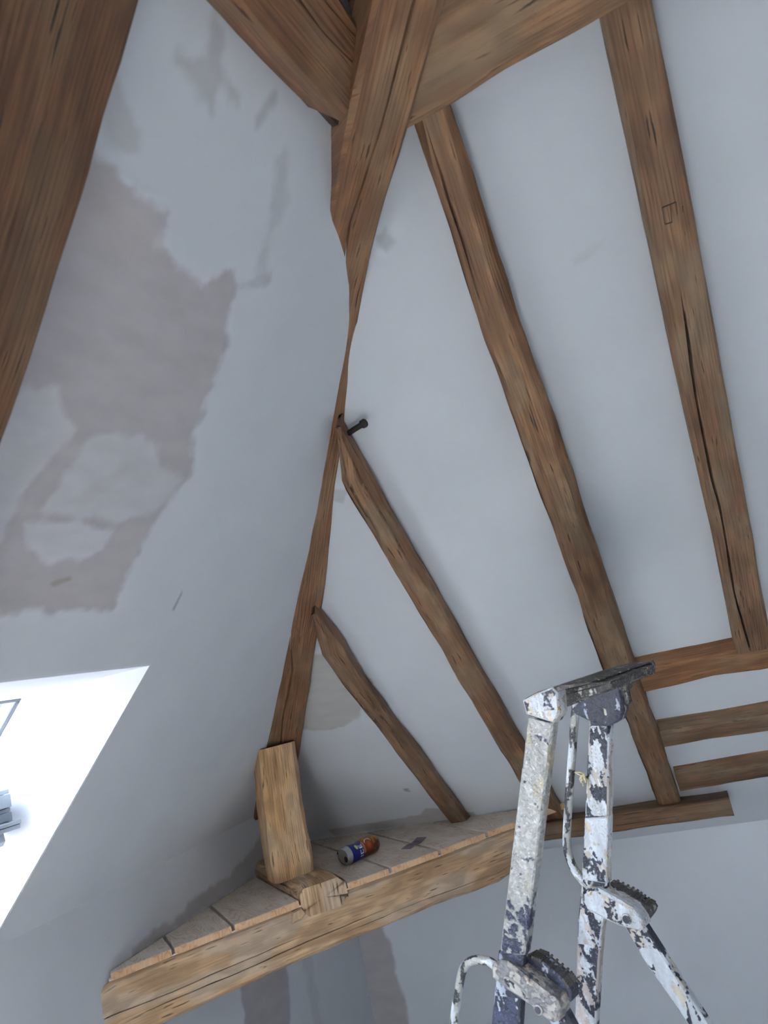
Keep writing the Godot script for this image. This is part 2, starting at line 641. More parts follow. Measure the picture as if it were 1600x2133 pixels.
func make_materials() -> void:
	var oak := oak_maps(11, Vector3(0.58, 0.45, 0.335), Vector3(0.50, 0.375, 0.27), Vector3(0.30, 0.205, 0.135), Vector3(0.53, 0.45, 0.365), 0.35)
	var pale := oak_maps(47, Vector3(0.73, 0.63, 0.51), Vector3(0.645, 0.54, 0.42), Vector3(0.41, 0.325, 0.24), Vector3(0.66, 0.60, 0.53), 0.35)
	mats.oak = mapped(oak, 0.75, 0.9, Color(0.80, 0.775, 0.73))
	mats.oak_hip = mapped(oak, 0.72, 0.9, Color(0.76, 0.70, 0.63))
	mats.oak_grey = mapped(oak, 0.8, 0.9, Color(0.76, 0.75, 0.73))
	mats.oak_orange = mapped(oak, 0.72, 0.9, Color(0.86, 0.775, 0.66))
	mats.oak_shaded = mapped(oak, 0.75, 0.9, Color(0.62, 0.56, 0.49))  # same oak for the near post, its dimmer light put into the tint
	mats.oak_purlin_shaded = mapped(oak, 0.75, 0.9, Color(0.72, 0.65, 0.56))  # same oak for the left purlin, with shade painted into the tint
	mats.oak_pale = mapped(pale, 0.75, 0.9, Color(0.98, 0.95, 0.92))
	mats.scribe = plain(Color(0.20, 0.15, 0.11), 0.9)
	mats.bark = mapped(oak, 0.9, 1.6, Color(0.36, 0.29, 0.23))
	mats.oak_post = mapped(pale, 0.75, 0.9, Color(0.98, 0.91, 0.81))
	var pine := pine_maps(5)
	mats.pine = mapped(pine, 0.7, 0.4)
	mats.pine_end_lit = mapped(pine, 0.75, 0.4, Color(0.90, 0.78, 0.65))  # tan of the cut ends plus the warmth of the front light, as colour
	var navy := Vector3(0.135, 0.15, 0.205)
	var white := Vector3(0.78, 0.80, 0.82)
	var cream := Vector3(0.76, 0.73, 0.67)
	var grey := Vector3(0.62, 0.62, 0.60)
	var ochre := Vector3(0.66, 0.52, 0.34)
	mats.near_stile = mapped(splash_maps(Vector3(0.17, 0.19, 0.26), [[Vector3(0.56, 0.56, 0.55), 0.14, 0.03, 0.12, 0, 1], [Vector3(0.60, 0.60, 0.585), 0.44, 0.05, 0.12, 0, 1], [Vector3(0.67, 0.665, 0.645), 0.55, 0.07, 0.10, 0, 1], [Vector3(0.63, 0.585, 0.49), 0.64, 0.008, 0.25, 0, 1], [white, 0.74, 0.09, 0.05, 0, 1]], 101, 0.07, 0.29), 0.4, 2.4)
	mats.arm_paint = mapped(splash_maps(Vector3(0.42, 0.42, 0.43), [[Vector3(0.58, 0.575, 0.56), 0.40, 0.03, 0.15, 0, 1], [Vector3(0.68, 0.66, 0.63), 0.58, 0.03, 0.10, 0, 1], [Vector3(0.72, 0.64, 0.58), 0.74, 0.015, 0.1, 0, 1]], 520, 0.06), 0.45, 2.0)
	mats.mixed_paint = mapped(splash_maps(navy, [[white, 0.53, 0.018, 0.04, 0, 2], [Vector3(0.66, 0.63, 0.60), 0.60, 0.014, 0.04, 0, 2], [Vector3(0.74, 0.70, 0.68), 0.66, 0.02, 0.05, 0, 2], [ochre, 0.86, 0.03, 0.05, 0, 2], [white, 0.70, 0.05, 0.04, 0, 3]], 411, 0.10), 0.5, 1.8)
	mats.navy_paint = mapped(splash_maps(navy, [[Vector3(0.20, 0.225, 0.31), 0.55, 0.02, 0.25, 0, 2], [Vector3(0.62, 0.65, 0.70), 0.70, 0.025, 0.06, 0, 4], [cream, 0.80, 0.03, 0.05, 0, 3]], 140, 0.05), 0.5, 1.3)
	mats.white_paint = mapped(splash_maps(navy, [[white, 0.42, 0.011, 0.05, 0, 2], [cream, 0.64, 0.02, 0.05, 0, 2], [Vector3(0.70, 0.66, 0.62), 0.68, 0.03, 0.05, 0, 1], [ochre, 0.83, 0.02, 0.05, 0, 2], [white, 0.68, 0.04, 0.04, 0, 2]], 181, 0.10), 0.55, 1.5)
	mats.leg_paint = mapped(splash_maps(navy, [[white, 0.34, 0.014, 0.04, 0, 2], [cream, 0.7, 0.02, 0.05, 0, 2]], 222, 0.06), 0.55, 1.4)
	mats.tube_paint = mapped(splash_maps(Vector3(0.15, 0.15, 0.17), [[grey, 0.38, 0.03, 0.06, 0, 2], [white, 0.55, 0.03, 0.06, 0, 3]], 260, 0.12), 0.45, 1.3)
	mats.rubber = mapped(splash_maps(Vector3(0.17, 0.17, 0.17), [[Vector3(0.33, 0.31, 0.29), 0.55, 0.03, 0.15, 0, 1], [Vector3(0.66, 0.66, 0.63), 0.72, 0.04, 0.06, 0, 2]], 300, 0.10), 0.6, 1.5)
	mats.rib_rubber = mapped(splash_maps(Vector3(0.27, 0.26, 0.25), [[Vector3(0.42, 0.40, 0.37), 0.55, 0.03, 0.15, 0, 1]], 330, 0.05), 0.65, 1.0)
	mats.bolt = plain(Color(0.42, 0.42, 0.45), 0.35, 0.8)
	mats.iron = plain(Color(0.17, 0.15, 0.14), 0.5, 0.6)
	mats.frame_white = plain(Color(0.90, 0.91, 0.92), 0.35)
	mats.lining = plain(Color(0.87, 0.88, 0.90), 0.85)
	mats.cladding = plain(Color(0.50, 0.53, 0.56), 0.4, 0.3)
	mats.seal = plain(Color(0.40, 0.43, 0.46), 0.6)
	var glass := StandardMaterial3D.new()
	glass.albedo_color = Color(0.95, 0.98, 1.0, 0.06)
	glass.transparency = BaseMaterial3D.TRANSPARENCY_ALPHA
	glass.roughness = 0.0
	mats.glass = glass
	mats.floor = plain(Color(0.70, 0.71, 0.72), 0.85)
	mats.white_wall = plain(Color(0.85, 0.855, 0.865), 0.9)

func build_shell() -> void:
	var bare := Vector3(0.655, 0.635, 0.64)
	# left slope
	var area_a := Rect2(-2.3, 0.0, 2.3, 2.3)
	var patches_a: Array = [
		[poly([-0.86, 1.56, -0.60, 1.56, -0.55, 1.40, -0.60, 1.05, -0.70, 0.905, -0.947, 0.906, -1.048, 0.905, -1.115, 0.908, -1.214, 0.911, -1.193, 0.982, -1.192, 1.127, -1.196, 1.159, -1.22, 1.204, -1.161, 1.273, -1.151, 1.32, -1.118, 1.443, -1.066, 1.533, -1.034, 1.554, -0.992, 1.505, -0.926, 1.509, -0.87, 1.515]), bare, 0.95, 0.012],
		[poly([-0.786, 1.267, -0.803, 1.261, -0.832, 1.277, -0.9, 1.224, -0.895, 1.195, -0.876, 1.134, -0.879, 1.069, -0.877, 1.028, -0.75, 1.0, -0.70, 1.15]), Vector3(0.78, 0.78, 0.785), 0.85, 0.008],
		[poly([-0.945, 1.227, -0.936, 1.208, -0.926, 1.176, -0.929, 1.126, -0.922, 1.091, -0.96, 1.085, -1.08, 1.085, -1.166, 1.12, -1.188, 1.142, -1.2, 1.19, -1.11, 1.213, -1.086, 1.237, -1.035, 1.244, -0.989, 1.242]), Vector3(0.77, 0.775, 0.78), 0.8, 0.010],
		[poly([-0.901, 1.063, -0.939, 1.016, -0.989, 0.999, -1.058, 1.01, -1.096, 1.032, -1.096, 1.070, -1.0, 1.078]), Vector3(0.80, 0.80, 0.81), 0.9, 0.008],
		[poly([-1.06, 1.20, -1.03, 1.14, -0.99, 1.10, -0.97, 1.11, -1.0, 1.16, -1.04, 1.21]), Vector3(0.70, 0.69, 0.69), 0.45, 0.012],
		[poly([-0.763, 1.80, -0.822, 1.767, -0.873, 1.752, -0.876, 1.742, -0.839, 1.736, -0.84, 1.708, -0.788, 1.715, -0.742, 1.709, -0.748, 1.726, -0.79, 1.751]), Vector3(0.70, 0.70, 0.70), 0.75, 0.012],
		[poly([-0.93, 1.80, -0.945, 1.79, -0.93, 1.74, -0.915, 1.75]), Vector3(0.70, 0.71, 0.72), 0.7, 0.008],
		[poly([-1.0, 1.76, -1.03, 1.745, -1.07, 1.70, -1.10, 1.60, -1.13, 1.575, -1.09, 1.57, -1.05, 1.66, -1.01, 1.72]), Vector3(0.74, 0.745, 0.755), 0.6, 0.012],
		[poly([-0.68, 1.66, -0.73, 1.63, -0.77, 1.60, -0.73, 1.585, -0.66, 1.60]), Vector3(0.72, 0.715, 0.715), 0.6, 0.012],
		[poly([-0.70, 1.56, -0.78, 1.55, -0.87, 1.53, -0.90, 1.50, -0.80, 1.47, -0.68, 1.47]), Vector3(0.68, 0.66, 0.65), 0.6, 0.012],
		[poly([-1.405, 0.905, -1.40, 0.95, -1.392, 0.955, -1.395, 0.91]), Vector3(0.60, 0.60, 0.60), 0.8, 0.004],
		[poly([-1.02, 0.962, -1.05, 0.975, -1.06, 0.97, -1.03, 0.958]), Vector3(0.52, 0.51, 0.47), 0.8, 0.004],
		[poly([-1.07, 1.545, -1.13, 1.585, -1.14, 1.575, -1.08, 1.535]), Vector3(0.72, 0.72, 0.73), 0.7, 0.008],
	]
	var mat_a := plaster(area_a, 704, patches_a, 3)
	var a_cells: Array = []
	var us := [-3.7, -1.434, -0.451, -0.249, 0.849, 3.0]
	for i in us.size() - 1:
		if i == 1 or i == 3:
			a_cells.append([us[i], 0.0, us[i + 1], 0.016])
			a_cells.append([us[i], 0.7712 if i == 1 else 1.0554, us[i + 1], 2.75])
		else:
			a_cells.append([us[i], 0.0, us[i + 1], 2.75])
	structure("ceiling", slab(false, a_cells, 0.25, area_a), mat_a, "sloping left ceiling of white plasterboard with bare brown-grey patch")
	# end slope
	var area_b := Rect2(-1.7, -0.35, 2.6, 3.0)
	var patches_b: Array = [
		[poly([-0.335, 2.205, -0.31, 2.215, -0.305, 2.18, -0.33, 2.165, -0.345, 2.185]), Vector3(0.70, 0.71, 0.72), 0.9, 0.008],
		[poly([-0.70, 1.66, -0.665, 1.645, -0.69, 1.61, -0.715, 1.63]), Vector3(0.74, 0.745, 0.75), 0.8, 0.006],
		[poly([-1.09, 0.265, -1.07, 0.262, -1.072, 0.235, -1.088, 0.245]), Vector3(0.62, 0.615, 0.61), 0.9, 0.004],
		[poly([-1.10, 1.09, -0.95, 1.07, -0.93, 0.90, -1.02, 0.79, -1.04, 0.745, -1.132, 0.705, -1.173, 0.699, -1.30, 0.74, -1.25, 0.9]), Vector3(0.70, 0.69, 0.665), 0.85, 0.008],
		[poly([-1.50, 0.0, -1.5, 0.06, -1.22, 0.058, -1.1, 0.065, -1.06, 0.105, -1.01, 0.08, -0.96, 0.05, -0.90, 0.02, -0.9, -0.02, -1.2, 0.0]), Vector3(0.70, 0.675, 0.65), 0.8, 0.006],
		[poly([0.0, 2.02, 0.06, 2.03, 0.09, 2.05, 0.05, 2.02, 0.0, 2.0]), Vector3(0.80, 0.80, 0.80), 0.5, 0.006],
	]
	var mat_b := plaster(area_b, 640, patches_b, 9)
	structure("ceiling", slab(true, [[-2.3, -0.347, 2.6, 3.35]], 0.22, area_b), mat_b, "sloping white end ceiling behind the row of rafters")
	# flat top ceiling, floor and the walls behind the camera
	structure("ceiling", box_mesh(Vector3(-0.2, 3.05, -1.2), Vector3(2.7, 3.25, 3.1)), mats.white_wall, "flat white ceiling above the purlins")
	structure("floor", box_mesh(Vector3(-1.9, -0.2, -3.6), Vector3(2.7, 0.0, 3.1)), mats.floor, "dusty grey floor screed")
	structure("wall_right", box_mesh(Vector3(2.4, 0.0, -3.6), Vector3(2.6, 3.05, 3.0)), mats.white_wall, "white partition wall on the right")
	var gable := begin()
	for q in [rect(-1.9, 0.0, -0.5, 3.05), rect(0.5, 0.0, 2.4, 3.05), rect(-0.5, 0.0, 0.5, 1.0), rect(-0.5, 2.0, 0.5, 3.05)]:
		prism(gable, q, Vector3(0, 0, 2.8), Vector3.RIGHT, Vector3.UP, Vector3.BACK, 0.2)
	structure("wall_front", finish(gable), mats.white_wall, "white gable wall facing the hip end")
	# knee wall under the left slope
	var area_l := Rect2(-3.3, 0.0, 2.4, 1.2)
	var patches_l: Array = [
		[poly([-2.66, 0.72, -2.68, 0.60, -2.64, 0.48, -2.60, 0.0, -2.30, 0.0, -2.36, 0.50, -2.38, 0.75]), Vector3(0.68, 0.655, 0.65), 0.9, 0.012],
		[poly([-1.90, 0.985, -1.90, 1.0, -2.0, 1.02, -2.10, 1.01, -2.2, 1.035, -2.42, 1.04, -2.55, 1.07, -2.70, 1.12, -2.75, 0.985]), Vector3(0.68, 0.665, 0.655), 0.8, 0.010],
		[poly([-2.86, 0.65, -2.80, 0.65, -2.79, 0.0, -2.86, 0.0]), Vector3(0.74, 0.73, 0.73), 0.4, 0.02],
	]
	var st := begin()
	prism(st, rect(-3.6, 0.0, 3.0, 1.178), Vector3(-1.85, 0, 0), Vector3.BACK, Vector3.UP, Vector3.RIGHT, 0.2375)
	var wall := finish_with_uv(st, Vector3.BACK, Vector3.UP, area_l)
	structure("wall_left", wall, plaster(area_l, 480, patches_l, 21), "low white knee wall under the left slope")
	# wall under the end slope
	var area_e := Rect2(-1.7, 0.0, 2.4, 0.8)
	var patches_e: Array = [
		[poly([-1.66, 0.8, -1.53, 0.8, -1.515, 0.66, -1.504, 0.555, -1.475, 0.49, -1.467, 0.427, -1.475, 0.36, -1.462, 0.295, -1.455, 0.159, -1.44, 0.0, -1.66, 0.0]), Vector3(0.675, 0.65, 0.64), 0.9, 0.010],
	]
	st = begin()
	prism(st, rect(-1.9, 0.0, 2.4, 0.7675), Vector3(0, 0, -3.55), Vector3.RIGHT, Vector3.UP, Vector3.BACK, 0.254)
	structure("wall_back", finish_with_uv(st, Vector3.RIGHT, Vector3.UP, area_e), plaster(area_e, 480, patches_e, 33), "low white wall under the end slope with a bare strip in the corner")

func finish_with_uv(st: SurfaceTool, ax: Vector3, ay: Vector3, area: Rect2) -> ArrayMesh:
	var src := st.commit_to_arrays()
	var vs: PackedVector3Array = src[Mesh.ARRAY_VERTEX]
	var out := begin()
	for v in vs:
		out.set_smooth_group(-1)
		out.set_uv((Vector2(v.dot(ax), v.dot(ay)) - area.position) / area.size)
		out.add_vertex(v)
	return finish(out)

func build_windows() -> void:
	for k in 2:
		var z_far := -1.43 if k == 0 else -0.245
		var z_near := -0.455 if k == 0 else 0.845  # the second window is unseen, added and sized to let in sun and sky
		var t := Node3D.new()
		t.name = "window_%d" % (k + 1)
		add_child(t)
		t.set_meta("kind", "structure")
		t.set_meta("category", "window")
		t.set_meta("label", "deep white reveal and opened roof window in the left slope" if k == 0 else "unseen second roof window added to the left slope behind the camera for light")
		var top := Vector2(-1.066, 1.714) if k == 0 else Vector2(-0.8627, 1.9131)
		var side := poly([top.x, top.y, top.x - 0.394, top.y - 0.002, -2.02, 1.172, -1.62, 1.172])
		part("side_lining", prism_mesh(side, Vector3(0, 0, z_far - 0.004), Vector3.RIGHT, Vector3.UP, Vector3.BACK, 0.004), mats.lining, t)
		part("side_lining", prism_mesh(side, Vector3(0, 0, z_near), Vector3.RIGHT, Vector3.UP, Vector3.BACK, 0.004), mats.lining, t)
		part("head_lining", prism_mesh(poly([top.x, top.y, top.x + 0.004, top.y + 0.004, top.x - 0.434, top.y + 0.004, top.x - 0.434, top.y - 0.003]), Vector3(0, 0, z_far - 0.004), Vector3.RIGHT, Vector3.UP, Vector3.BACK, z_near - z_far + 0.008), mats.lining, t)
		part("sill_lining", prism_mesh(poly([-1.601, 1.188, -1.9, 1.19, -2.06, 1.19, -2.06, 1.16, -1.62, 1.16, -1.6125, 1.178]), Vector3(0, 0, z_far - 0.004), Vector3.RIGHT, Vector3.UP, Vector3.BACK, z_near - z_far + 0.008), mats.lining, t)
		# the fixed frame lies parallel to the slope at the outer end of the reveal
		var lo := Vector3(-1.965, 1.19, 0.0)
		var slope := Vector3(0.7141, 0.7001, 0.0)
		var out := Vector3(-0.7001, 0.7141, 0.0)
		var lng := 0.745 if k == 0 else 1.02
		var fr := begin()
		for q in [rect(0.0, z_far, lng, z_far + 0.045), rect(0.0, z_near - 0.045, lng, z_near), rect(0.0, z_far + 0.045, 0.045, z_near - 0.045), rect(lng - 0.06, z_far + 0.045, lng, z_near - 0.045)]:
			prism(fr, q, lo, slope, Vector3.BACK, out, 0.07, 0.003)
		var frame := part("frame", finish(fr), mats.frame_white, t)
		var sl := begin()
		prism(sl, rect(0.0, z_far - 0.003, lng, z_far + 0.004), lo + out * -0.006, slope, Vector3.BACK, out, 0.01)
		prism(sl, rect(lng - 0.002, z_far, lng + 0.004, z_near), lo + out * -0.006, slope, Vector3.BACK, out, 0.01)
		part("seal", finish(sl), mats.seal, t)
		var pin := CylinderMesh.new()
		pin.top_radius = 0.006
		pin.bottom_radius = 0.006
		pin.height = 0.012
		var pin_o := part("bolt_cap", pin, mats.seal, frame)
		pin_o.position = lo + slope * (lng - 0.03) + Vector3(0, 0, z_far + 0.06)
		pin_o.basis = Basis(slope, out, Vector3.FORWARD)
		if k == 1:
			part("pane", prism_mesh(rect(0.04, z_far + 0.04, lng - 0.05, z_near - 0.04), lo + out * 0.03, slope, Vector3.BACK, out, 0.006), mats.glass, t)
			continue
		# the sash swung level on its middle pivots: layered cladding and a pane
		var sash := Node3D.new()
		sash.name = "sash"
		t.add_child(sash)
		var z0 := z_far + 0.03
		var z1 := z_near - 0.03
		for l in [["cladding", -1.462, 1.511, 0.010], ["cladding", -1.459, 1.482, 0.028], ["rail", -1.464, 1.472, 0.009], ["rail", -1.461, 1.453, 0.018], ["cladding", -1.437, 1.444, 0.008], ["cladding", -1.441, 1.434, 0.009]]:
			var fr2 := begin()
			var x1: float = l[1]
			for q in [rect(x1 - 0.055, z0, x1, z1), rect(-1.95, z0, -1.90, z1), rect(-1.90, z0, x1 - 0.055, z0 + 0.05), rect(-1.90, z1 - 0.05, x1 - 0.055, z1)]:
				prism(fr2, q, Vector3(0, l[2], 0), Vector3.RIGHT, Vector3.BACK, Vector3.UP, l[3], 0.001)
			part(l[0], finish(fr2), mats.cladding if l[0] == "cladding" else mats.seal, sash)
		part("handle_bar", prism_mesh(poly([-1.49, 1.434, -1.486, 1.412, -1.494, 1.402, -1.53, 1.398, -1.55, 1.434]), Vector3(0, 0, z0), Vector3.RIGHT, Vector3.UP, Vector3.BACK, z1 - z0, 0.002), mats.cladding, sash)
		part("pane", box_mesh(Vector3(-1.905, 1.468, z0 + 0.045), Vector3(-1.51, 1.474, z1 - 0.045)), mats.glass, sash)

func build_added_gable_window() -> void:  # added out of view to bring light onto the lower end wall
	var t := Node3D.new()
	t.name = "window_3"
	add_child(t)
	t.set_meta("kind", "structure")
	t.set_meta("category", "window")
	t.set_meta("label", "small unseen casement window added to the gable wall for light")
	var fr := begin()
	for q in [rect(-0.5, 1.0, 0.5, 1.06), rect(-0.5, 1.94, 0.5, 2.0), rect(-0.5, 1.06, -0.44, 1.94), rect(0.44, 1.06, 0.5, 1.94), rect(-0.04, 1.06, 0.04, 1.94)]:
		prism(fr, q, Vector3(0, 0, 2.87), Vector3.RIGHT, Vector3.UP, Vector3.BACK, 0.06, 0.004)
	part("frame", finish(fr), mats.frame_white, t)
	part("pane", box_mesh(Vector3(-0.445, 1.055, 2.895), Vector3(-0.035, 1.945, 2.901)), mats.glass, t)
	part("pane", box_mesh(Vector3(0.035, 1.055, 2.895), Vector3(0.445, 1.945, 2.901)), mats.glass, t)

func hip_point(s: float, p: float, e: float) -> Vector3:
	return Vector3(-1.805, 0.9895, -3.03) + Vector3(0.548, 0.537, 0.642) * s + Vector3(0.349, -0.844, 0.408) * p + Vector3(-0.761, 0, 0.649) * e

func build_hip_and_purlins() -> void:
	var sides := Vector3(0.761, 0, -0.649)
	var down := Vector3(0.349, -0.844, 0.408)
	var st: Array = []
	# s, how far the lower face stands below the meeting line of the two slopes, middle, half width
	for r in [[0.45, 0.078, 0.040, 0.072], [0.9, 0.060, 0.040, 0.072], [1.25, 0.042, 0.035, 0.070], [1.55, 0.030, 0.032, 0.066], [1.8, 0.017, 0.032, 0.064], [2.05, 0.009, 0.035, 0.062], [2.2, 0.006, 0.035, 0.060], [2.38, 0.001, 0.038, 0.058], [2.46, 0.003, 0.040, 0.056], [2.54, 0.012, 0.042, 0.055], [2.62, 0.030, 0.044, 0.053], [2.70, 0.058, 0.048, 0.051], [2.78, 0.098, 0.058, 0.050], [2.86, 0.145, 0.072, 0.050], [2.95, 0.19, 0.083, 0.050], [3.1, 0.235, 0.088, 0.050], [3.5, 0.30, 0.09, 0.050]]:
		var half := 0.11 if r[0] < 2.65 else lerpf(0.11, 0.032, clampf((r[0] - 2.65) / 0.35, 0.0, 1.0))
		st.append([hip_point(r[0], r[1] - half, r[2]), sides, down, r[3], half])
	var cracks := [
		{"face": 0, "at": [[0.0, -0.1], [0.14, 0.0], [0.2, -0.12], [0.27, 0.02], [0.36, -0.45]], "wide": 0.0034, "deep": 0.022},
		{"face": 0, "at": [[0.64, 0.3], [0.72, -0.2], [0.80, 0.05], [0.86, 0.1], [1.0, 0.2]], "wide": 0.0024, "deep": 0.03},
	]
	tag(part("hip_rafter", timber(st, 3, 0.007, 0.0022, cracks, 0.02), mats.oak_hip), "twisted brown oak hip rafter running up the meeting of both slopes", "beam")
	# purlins under the slopes, meeting the hip near the top
	st = []
	for r in [[-0.20, 2.393], [0.0, 2.410], [0.5, 2.447], [1.2, 2.49], [2.395, 2.55]]:
		st.append([bp(r[0], r[1] + 0.115, 0.092), Vector3(0, UP_B.y, UP_B.z), OUT_B, 0.115, 0.039])
	var pc := [{"face": 0, "at": [[0.0, 0.55], [0.2, 0.35], [0.4, 0.4]], "wide": 0.0015, "deep": 0.02}, {"face": 0, "at": [[0.05, -0.72], [0.25, -0.6], [0.5, -0.62]], "wide": 0.0012, "deep": 0.015}]
	tag(part("purlin", timber(st, 8, 0.012, 0.003, pc, 0.02), mats.oak), "thick brown oak purlin crossing under the tops of the rafters", "beam")
	var left := thing("purlin", "oak purlin on the left slope, tinted darker for shade, with a crumbling tenon at the hip rafter", "beam", ap(-0.7, 1.85, 0.03))
	st = []
	for r in [[-1.00, 1.820], [-0.715, 1.793], [-0.63, 1.785]]:
		st.append([ap(r[0], r[1] + 0.057, 0.037), Vector3(UP_A.x, UP_A.y, 0), OUT_A, 0.057, 0.037])
	pc = [{"face": 0, "at": [[0.0, 0.3], [0.35, 0.1], [0.8, 0.2]], "wide": 0.0016, "deep": 0.02}, {"face": 0, "at": [[0.05, 0.75], [0.4, 0.6], [0.9, 0.65]], "wide": 0.0016, "deep": 0.02}]
	part("beam", timber(st, 14, 0.007, 0.0025, pc, 0.02), mats.oak_purlin_shaded, left)
	st = []
	for r in [[-1.16, 1.838], [-1.05, 1.828], [-0.99, 1.822]]:
		st.append([ap(r[0], r[1] + 0.036, 0.021), Vector3(UP_A.x, UP_A.y, 0), OUT_A, 0.034, 0.021])
	part("tenon", timber(st, 19, 0.012, 0.006, [], 0.01), mats.bark, left)
	# the leaning principal post close to the camera
	var dir := Vector3(0.5205, 0.8538, 0.0)
	var face := Vector3(0.8538, -0.5205, 0.0)
	var edge := Vector3(-0.342, 2.3326, -0.62)
	st = []
	for d in [-2.35, -1.0, -0.5, -0.3, 0.0, 0.25, 0.62]:
		var bow := 0.006 * sin(d * 7.0)
		st.append([edge + dir * d - face * 0.08 + Vector3(0, 0, 0.13 + bow), Vector3.BACK, face, 0.13, 0.08])
	tag(part("principal_post", timber(st, 22, 0.009, 0.005, [], 0.03), mats.oak_shaded), "broad leaning brown oak timber, tinted darker for shade, beside the bare plaster patch", "beam")

func build_rafters() -> void:
	var g := "old oak rafters on the end slope"
	var c3 := [{"face": 0, "at": [[-0.08, -0.2], [0.0, -0.27], [0.148, -0.52], [0.305, -0.36], [0.36, -0.46], [0.47, -0.46], [0.58, -0.2], [0.63, -0.13]], "wide": 0.0034, "deep": 0.03}]
	var marked := part("rafter", slope_timber(true, [[0.745, 0.134, 0.226], [1.2, 0.139, 0.226], [1.8, 0.138, 0.223], [2.1, 0.141, 0.222], [2.6, 0.141, 0.215]], 0.0, 0.05, 31, 0.006, 0.0012, c3), mats.oak_grey)
	tag(marked, "straight squared oak rafter with a long open split, standing on the upper batten", "beam", g)
	# the carpenter's mark scribed into its face: a narrow box and two strokes
	for l in [[0.1722, 2.0776, 0.1711, 2.0458], [0.1711, 2.0458, 0.1834, 2.0451], [0.1857, 2.0784, 0.1834, 2.0451], [0.1722, 2.0776, 0.1961, 2.0787], [0.1961, 2.0787, 0.1944, 2.0560], [0.2053, 2.0667, 0.2043, 2.0565]]:
		var p0 := Vector2(l[0], l[1])
		var p1 := Vector2(l[2], l[3])
		var along := (p1 - p0).normalized()
		var nor := Vector2(-along.y, along.x) * 0.0007
		part("scribed_line", prism_mesh(PackedVector2Array([p0 - nor, p1 - nor, p1 + nor, p0 + nor]), ORIGIN_B + OUT_B * 0.0485, Vector3.RIGHT, UP_B, OUT_B, 0.0040), mats.scribe, marked)
	tag(part("rafter", slope_timber(true, [[-0.075, -0.230, -0.150], [0.5, -0.224, -0.143], [0.82, -0.233, -0.138], [1.4, -0.216, -0.132], [1.7, -0.209, -0.128], [1.95, -0.205, -0.128], [2.2, -0.193, -0.122], [2.45, -0.183, -0.117]], 0.0, 0.056, 37, 0.016, 0.003, [{"face": 0, "at": [[0.83, -0.6], [0.89, -0.55], [0.97, -0.35]], "wide": 0.005, "deep": 0.012}]), mats.oak), "round-edged oak rafter whose foot stands on the wall plate", "beam", g)
	tag(part("rafter", slope_timber(true, [[-0.02, -0.645, -0.560], [0.27, -0.648, -0.566], [0.7, -0.646, -0.572], [1.45, -0.645, -0.576], [1.70, -0.643, -0.577], [1.78, -0.614, -0.577], [1.86, -0.584, -0.577]], 0.0, 0.056, 41, 0.012, 0.003), mats.oak), "brown oak jack rafter meeting the hip beside a protruding nail", "beam", g)
	tag(part("rafter", slope_timber(true, [[0.0, -0.978, -0.914], [0.4, -0.981, -0.918], [0.8, -0.987, -0.926], [0.95, -0.990, -0.926], [1.13, -0.986, -0.914], [1.22, -0.957, -0.918], [1.31, -0.928, -0.920]], 0.0, 0.055, 43, 0.012, 0.003), mats.oak_grey), "short jack rafter standing on the boards near the drink can", "beam", g)
	# battens between the rafters, on the right
	var list := [[0.648, 0.757, "thick upper batten between rafters with orange-brown face", 51], [0.328, 0.414, "middle oak batten of three between the rafters", 53], [0.037, 0.127, "lowest rough oak batten just above the wall plate", 57]]
	var i := 0
	for b in list:
		var st: Array = []
		for u in [-0.141, 0.1, 0.4, 0.9, 1.6, 2.395]:
			st.append([bp(u, (b[0] + b[1]) / 2.0 + 0.004 * sin(u * 9.0 + b[3]), 0.02), Vector3(0, UP_B.y, UP_B.z), OUT_B, (b[1] - b[0]) / 2.0, 0.03])
		tag(part("batten", timber(st, b[3], 0.008, 0.003, [], 0.025), [mats.oak_orange, mats.oak_grey, mats.oak_grey][i]), b[2], "batten")
		i += 1
	# wall plate
	var st2: Array = []
	for x in [-0.80, -0.4, -0.1, 0.008]:
		st2.append([Vector3(x, 0.902, -3.075), Vector3(0, 0, 1), Vector3.UP, 0.095, 0.029])
	tag(part("wall_plate", timber(st2, 61, 0.007, 0.003, [{"face": 1, "at": [[0.1, 0.4], [0.8, 0.2]], "wide": 0.001, "deep": 0.01}], 0.02), mats.oak_grey), "short sawn-off oak wall plate under the rafter feet", "beam")
	# hand-forged nail
	var t := thing("nail", "dark forged iron nail sticking out beside the hip rafter", "nail", bp(-0.58, 1.815, 0.02))
	var a := bp(-0.585, 1.812, 0.02)
	var b2 := bp(-0.529, 1.836, 0.036)
	part("shank", tube_mesh(PackedVector3Array([a, a.lerp(b2, 0.5) + Vector3(0, 0.0008, 0), b2]), 0.0068, 8), mats.iron, t)
	var n := (b2 - a).normalized()
	part("head", tube_mesh(PackedVector3Array([b2 - n * 0.002, b2 + n * 0.003, b2 + n * 0.006]), 0.0105, 9), mats.iron, t)

# the front of the beam and boards is not quite square to the corner
func front_of(g: float) -> float:
	var table := [[-0.8, -0.13], [-0.58, -0.105], [-0.37, -0.07], [-0.2, -0.052], [0.0, -0.034], [0.3, -0.028], [0.5, -0.018], [0.7, 0.0], [1.1, 0.03]]
	for i in table.size() - 1:
		if g <= table[i + 1][0]:
			return lerpf(table[i][1], table[i + 1][1], (g - table[i][0]) / (table[i + 1][0] - table[i][0]))
	return 0.03

